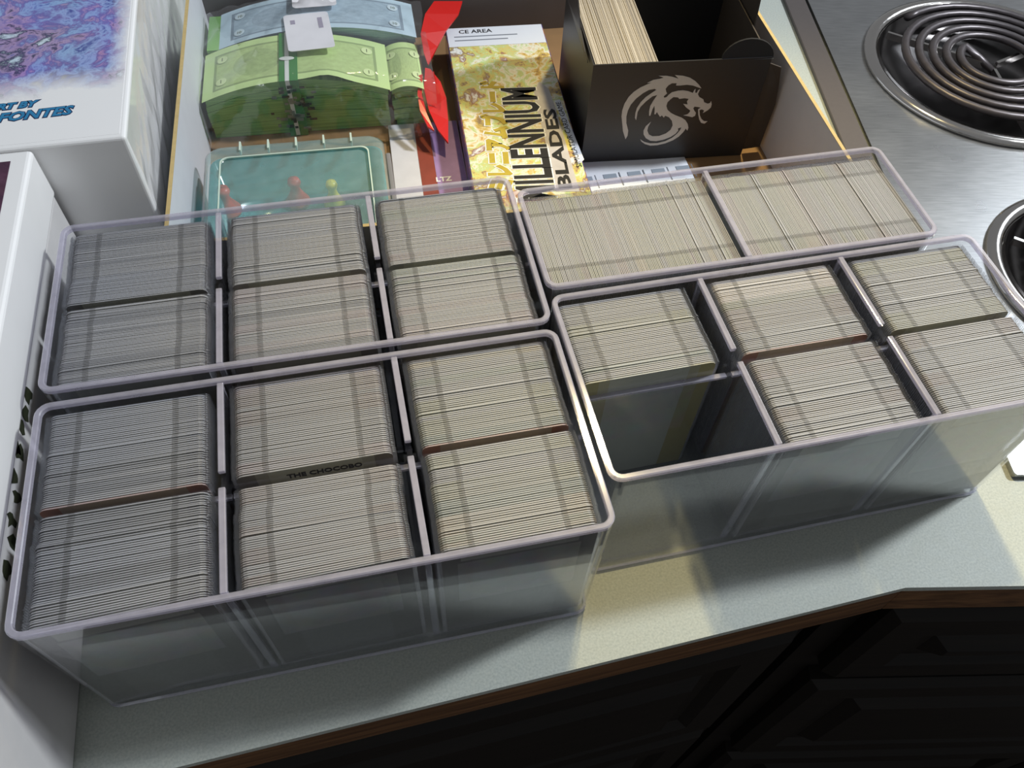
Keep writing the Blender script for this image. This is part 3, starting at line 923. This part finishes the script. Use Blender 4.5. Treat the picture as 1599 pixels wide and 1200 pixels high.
for s, x in ((-1, -.0018), (1, .1582)):            # gathered bag ends
    vs = []
    for i in range(9):
        for j in range(13):
            u, v = i / 8, j / 12
            vs.append((x + (s > 0) * (.0005 + .003 * math.sin(5 * v + 2 * u) ** 2 * u), -.012 + .10 * v, .0015 + (.030 + .004 * math.sin(8 * v)) * u))
    MB().add(vs, [(i * 13 + j, (i + 1) * 13 + j, (i + 1) * 13 + j + 1, i * 13 + j + 1) for i in range(8) for j in range(12)]).obj('bag_end', BAGFILM, bag, True)

# ------------------------------------------------------------------ red plastic strip
def leaf(pts, thick, name, mat, parent):
    return MB().prism(pts, (0, 0, thick)).obj(name, mat, parent, bevel=.0006)
rs = thing('red_plastic_strip', 'curved red ridged plastic strip beside the play money bag', 'plastic strip', at(690, 150, ZF))
Lr = to_local(at(690, 150, ZF), 0)
def arch(px_l, px_r, n, name, dz=0.0):
    """ribbon between two pixel polylines, rising from the tray floor"""
    vs = []
    for (a, za), (b, zb) in zip(px_l, px_r):
        vs += [Lr(at(*a, za)), Lr(at(*b, zb))]
    k = len(px_l)
    m = MB()
    top = [v + Vector((0, 0, .0012)) for v in vs]
    vv = vs + top
    q = 2 * k
    fs = []
    for i in range(k - 1):
        a, b, c, d = 2 * i, 2 * i + 1, 2 * i + 3, 2 * i + 2
        fs += [(a, b, c, d), (a + q, b + q, c + q, d + q), (a, d, d + q, a + q), (b, c, c + q, b + q)]
    fs += [(0, 1, 1 + q, q), (q - 2, q - 1, 2 * q - 1, 2 * q - 2)]
    m.add(vv, fs)
    return m.obj(name, REDPLASTIC, rs)
arch([((678, 4), .040), ((664, 24), .040), ((657, 55), .038), ((662, 85), .034), ((668, 102), .030)],
     [((722, 4), .036), ((716, 24), .034), ((696, 50), .032), ((683, 75), .030), ((669, 103), .030)], 0, 'upper_curl')
arch([((664, 108), .031), ((662, 140), .028), ((670, 175), .024), ((684, 205), .020), ((698, 224), .015)],
     [((672, 110), .030), ((688, 130), .027), ((697, 155), .023), ((700, 190), .018), ((700, 225), .015)], 0, 'lower_curl')
arch([((654, 120), .033), ((652, 150), .030), ((656, 175), .026), ((668, 200), .022)],
     [((660, 118), .033), ((659, 150), .029), ((666, 178), .025), ((678, 206), .020)], 0, 'ridge')

# ------------------------------------------------------------------ booklet and crumpled paper under the bag
bk0, bkz = Vector((.1665, .2560, ZF)), -.055
bk = thing('rule_booklet', 'flat booklet with white, brown and lilac cover beside the teal case', 'booklet', bk0, bkz)
MB().box(0, .0500, 0, .1230, 0, .0028).obj('cover', plain('booklet_white', srgb(214, 212, 216), .4, .12, 70), bk, bevel=.0004)
MB().box(.0185, .0290, .0006, .1224, .00285, .0030).obj('brown_print_band', plain('booklet_brown', srgb(142, 66, 52), .4, .25, 120), bk)
MB().box(.0291, .0495, .0006, .1224, .00285, .0030).obj('lilac_print_panel', plain('booklet_lilac', srgb(160, 130, 176), .4, .22, 110), bk)
Lb = to_local(bk0, bkz)
p = Lb(at(681, 284, ZF + .003))
lettering('lettering', 'LTZ', .0062, WHITEINK, bk, (p.x, p.y, .0031), (0, 0, 0), bold=.0002, extrude=.00004)

# ------------------------------------------------------------------ expansion box
ez = -.068
z_ex = .0245
e_fl = at(735, 275, z_ex)
ax, ay = Vector((math.cos(ez), math.sin(ez), 0)), Vector((-math.sin(ez), math.cos(ez), 0))
e0 = Vector((e_fl.x, e_fl.y, ZF)) - ay * .062
ex = thing('expansion_game_box', 'flat game box with gold picture and MILLENNIUM BLADES title', 'box', e0, ez)
Le = to_local(e0, ez)
EW, EL, EH = .0765, .2340, z_ex - ZF
MB().box(0, EW, 0, EL, 0, EH).obj('box_body', ART_SIDE, ex, bevel=.0008)
MB().box(.0009, EW - .0009, .0009, EL - .026, EH + .00005, EH + .00025).obj('picture_panel', ART_GOLD, ex)
MB().box(.0009, EW - .0009, EL - .0258, EL - .0009, EH + .00005, EH + .00025).obj('white_text_panel', PAPER, ex)
lettering('lettering', 'CE AREA', .0066, INK, ex, (.010, EL - .0085, EH + .0003), (0, 0, 0), bold=.0001, extrude=.00004)
for k in range(2):
    MB().box(.006, .055 - .008 * k, EL - .0135 - .005 * k, EL - .0122 - .005 * k, EH + .00026, EH + .0003).obj('fine_print_line', GREYINK, ex)
def ep(px, py):
    q = Le(at(px, py, z_ex))
    return Vector((q.x, q.y, EH + .0003))
a, b = ep(868, 285), ep(838, 140)                # baseline of the title runs along the box
ang = math.atan2(b.y - a.y, b.x - a.x)
# blade
tip, rb, lb = ep(842, 128), ep(905, 300), ep(868, 300)
bl = [lb, ep(848, 205), ep(836, 165), ep(834, 142), ep(842, 128), ep(857, 140), ep(864, 160), ep(878, 205), rb]
MB().prism(bl, (0, 0, .00012)).obj('blade_print', plain('blade_silver', srgb(196, 190, 186), .3, .25, 90), ex)
MB().prism([ep(866, 158), ep(874, 156), ep(912, 250), ep(903, 258)], (0, 0, .0002)).obj('subtitle_strip', PAPER, ex)
def title(body, p, q, size, mat, outline, nm, squash=1.0, bold=.0003, dz=0.0):
    d = q - p
    an = math.atan2(d.y, d.x)
    me = text_mesh(body, size, bold=0, extrude=.00004)
    wid = max(v.co.x for v in me.vertices)
    sq = d.length / wid
    bpy.data.meshes.remove(me)
    if outline:
        lettering(nm + '_outline', body, size, outline, ex, (p.x, p.y, EH + .0004 + dz), (0, 0, an), bold=bold + .0009, squash=sq, extrude=.00004)
    lettering(nm, body, size, mat, ex, (p.x, p.y, EH + .00055 + dz), (0, 0, an), bold=bold, squash=sq, extrude=.00004)
title('MILLENNIUM', ep(868, 315), ep(834, 138), .0345, INK, WHITEINK, 'title_lettering', bold=.0010)
title('BLADES', ep(893, 296), ep(866, 172), .0118, INK, None, 'title_lettering', bold=.0004)
title('SIMULATOR CARD GAME', ep(909, 262), ep(875, 160), .0052, INK, None, 'subtitle_lettering', bold=.0)
title('ミレニアムブレード', ep(800, 300), ep(782, 128), .0185, YELLOWINK, WHITEINK, 'title_lettering', bold=.0011)

# ------------------------------------------------------------------ paper sheet in front of the black box
ps = thing('paper_sheet', 'white paper slip with grey printed boxes below the black dragon box', 'paper', (0, 0, 0))
quad = [at(868, 262, .0052), at(1098, 239, .0045), at(1140, 300, .0045), at(850, 330, .0052)]
ps.location = (quad[3].x, quad[3].y, ZF)
rz = math.atan2(quad[2].y - quad[3].y, quad[2].x - quad[3].x)
ps.rotation_euler = (0, 0, rz)
Lp = to_local(ps.location, rz)
ws, hs = .112, .062
nx, ny = 16, 8
vs = []
for i in range(nx + 1):
    for j in range(ny + 1):
        u, v = i / nx, j / ny
        vs.append((ws * u, hs * v,   .0006 + .0004 * max(0, .3 - u) * 2 * v + .0006 * math.sin(4 * u) ** 2))
sh = MB().add(vs, [(i * (ny + 1) + j, (i + 1) * (ny + 1) + j, (i + 1) * (ny + 1) + j + 1, i * (ny + 1) + j + 1) for i in range(nx) for j in range(ny)]).obj('sheet', PAPER, ps, True)
sh.modifiers.new('thickness', 'SOLIDIFY').thickness = .0003
for k in range(5):
    p = Lp(at(905 + 38 * k, 279 - 4.6 * k, ZF + .003))
    MB().box(p.x, p.x + .0095, p.y - .002, p.y + .0025, .0009 + .0006 * math.sin(4 * p.x / ws) ** 2, .0012 + .0006 * math.sin(4 * p.x / ws) ** 2).obj('printed_box', plain('sheet_grey_ink', srgb(150, 160, 172), .5), ps)
    MB().box(p.x + .0116, p.x + .0122, p.y - .010, p.y + .0035, .0009 + .0006 * math.sin(4 * p.x / ws) ** 2, .0012 + .0006 * math.sin(4 * p.x / ws) ** 2).obj('printed_rule', GREYINK, ps)

# ------------------------------------------------------------------ black dragon deck box
kz = -.085
k0 = at(905, 250, ZF + .004)
k0 = Vector((k0.x + .0012, k0.y, ZF))
kb = thing('black_deck_box', 'open black cardboard deck box with silver dragon emblem and raised flaps', 'deck box', k0, kz)
Lk = to_local(k0, kz)
kx, ky = Vector((math.cos(kz), math.sin(kz), 0)), Vector((-math.sin(kz), math.cos(kz), 0))
KW, KD, KH, kt = .118, .098, .0785, .0009
def kp(px, py):
    q = Lk(on_plane(px, py, k0, ky))
    return q
MB().box(0, KW, 0, kt, .0005, KH).obj('front_panel', BLACKCARD, kb)
MB().box(0, KW, KD - kt, KD, .0005, KH).obj('back_panel', BLACKCARD, kb)
MB().box(0, kt, kt, KD - kt, .0005, KH).obj('side_panel', BLACKCARD, kb)
MB().box(KW - kt, KW, kt, KD - kt, .0005, KH - .002).obj('side_panel', BROWNBLACK, kb)
MB().box(0, KW, 0, KD, 0, .0004).obj('bottom_panel', BLACKCARD, kb)
# flaps: shaped sheets
def sheet(poly, thick, name, mat):
    return MB().prism(poly, thick).obj(name, mat, kb)
sheet([(-.0005, .012, KH - .006), (-.0030, .030, KH + .006), (-.0040, .055, KH + .030), (-.0040, .085, KH + .034), (-.0005, .096, KH - .006)], (-.0008, 0, 0), 'side_flap', BLACKCARD)
sheet([(KW + .001, -.0005, KH - .001), *[(KW - .0165 + .0175 * math.cos(math.pi * k / 14), .0004 + .002 * math.sin(math.pi * k / 14), KH - .001 + .0130 * math.sin(math.pi * k / 14)) for k in range(15)]], (0, .0008, .0003), 'rounded_tab', plain('black_matt_card', srgb(26, 26, 28), .85, .1, 200))
fo = [(KW + .0012, .002, KH - .006), (KW + .0100, .003, KH - .010), (KW + .0135, .004, KH - .026), (KW + .0155, .004, KH - .040), (KW + .0140, .003, .004), (KW + .0012, .002, .0035)]
sheet(fo, (.0002, .0008, 0), 'outer_flap', BROWNBLACK)
sheet([(KW + .0008, .040, KH - .004), (KW + .001, .045, KH + .026), (KW + .001, .088, KH + .030), (KW + .0008, .094, KH - .004)], (.0008, 0, 0), 'side_flap', BROWNBLACK)
DR = [(228,1005),(195,900),(175,700),(185,620),(215,530),(270,440),(340,370),(430,310),(530,265),(580,250),(515,252),(600,210),(690,195),(740,180),(670,155),(780,155),(860,170),(940,195),(890,145),(1000,155),(1090,180),(1160,225),(1215,280),(1245,325),(1200,310),(1130,285),(1050,275),(960,285),(905,285),(915,255),(850,255),(800,285),(765,330),(775,375),(785,390),(740,430),(745,450),(780,440),(800,415),(850,375),(930,355),(1000,350),(1070,362),(1130,385),(1150,345),(1167,330),(1160,380),(1183,385),(1200,350),(1227,335),(1197,400),(1215,440),(1270,470),(1280,510),(1330,530),(1360,520),(1375,495),(1382,540),(1370,580),(1330,615),(1290,640),(1262,655),(1282,622),(1250,605),(1218,615),(1222,680),(1245,735),(1280,762),(1325,765),(1285,797),(1240,785),(1215,740),(1203,680),(1200,605),(1235,580),(1190,572),(1150,568),(1135,592),(1150,625),(1170,650),(1160,690),(1120,710),(1060,695),(1005,685),(1060,670),(1090,640),(1095,620),(1040,580),(1000,530),(1060,540),(1050,500),(1075,465),(1020,455),(950,465),(930,445),(870,440),(830,470),(790,510),(775,560),(790,610),(840,655),(900,685),(980,715),(1030,750),(1060,800),(1070,850),(1055,890),(1035,862),(1000,910),(940,970),(860,1020),(760,1060),(650,1085),(560,1090),(490,1070),(440,1035),(425,1005),(480,1040),(560,1060),(660,1055),(760,1030),(850,985),(920,930),(960,880),(975,845),(930,860),(935,888),(900,930),(830,975),(740,1010),(640,1030),(560,1025),(500,990),(470,940),(470,890),(500,830),(570,770),(530,840),(520,890),(540,940),(590,965),(680,960),(770,925),(830,880),(860,820),(850,760),(810,710),(760,690),(740,715),(715,685),(690,705),(660,660),(650,640),(630,670),(615,670),(620,600),(615,555),(590,600),(560,690),(545,690),(545,630),(560,560),(600,490),(655,412),(590,430),(500,500),(430,570),(390,640),(370,750),(355,720),(360,660),(380,590),(430,510),(500,440),(580,385),(640,345),(620,330),(540,345),(460,390),(370,460),(300,540),(260,620),(240,700),(240,790),(265,890),(255,960)]
poly = []
for x, y in DR:
    q = kp(950 + x / 8.572, 100 + y / 8.572)
    poly.append((q.x, -.00025, q.z))
MB().prism(poly, (0, .0002, 0)).obj('dragon_emblem', SILVER, kb)
# plain cards standing on their long side in the box
CE_ = plain('ivory_card_edge', srgb(160, 152, 140), .55, .12, 500)
CE2 = plain('grey_card_edge', srgb(122, 116, 108), .55, .12, 500)
CE3 = plain('pale_card_edge', srgb(182, 174, 162), .55, .12, 500)
meshes = []
for mt in (CE_, CE2, CE3):
    m = MB().loft([[(x, y, z) for y, z in ((.002, 0), (.086, 0), (.0875, .001), (.0875, .0645), (.086, .066), (.002, .066), (.0005, .0645), (.0005, .001))] for x in (0, .00050)])
    meshes.append(m.mesh('plain_card', mt))
MK = Matrix.Translation(k0) @ Matrix.Rotation(kz, 4, 'Z')
for i in range(72):
    o = bpy.data.objects.new('plain_card', meshes[rnd.choice((0, 0, 1, 2, 0))])
    o.matrix_world = MK @ Matrix.Translation((.0022 + .00058 * i, .0030 + rnd.uniform(0, .0006), .0006 + rnd.uniform(0, .0006) + .0065)) @ Matrix.Rotation(.02, 4, 'Y')
    COL.objects.link(o)
    tag(o, 'unsleeved card on edge in the row inside the black dragon box', 'card', 'unsleeved cards in the black deck box')
MB().box(.0016, .0460, .0016, .0880, .0005, .0068).obj('raised_insert', BLACKCARD, kb)
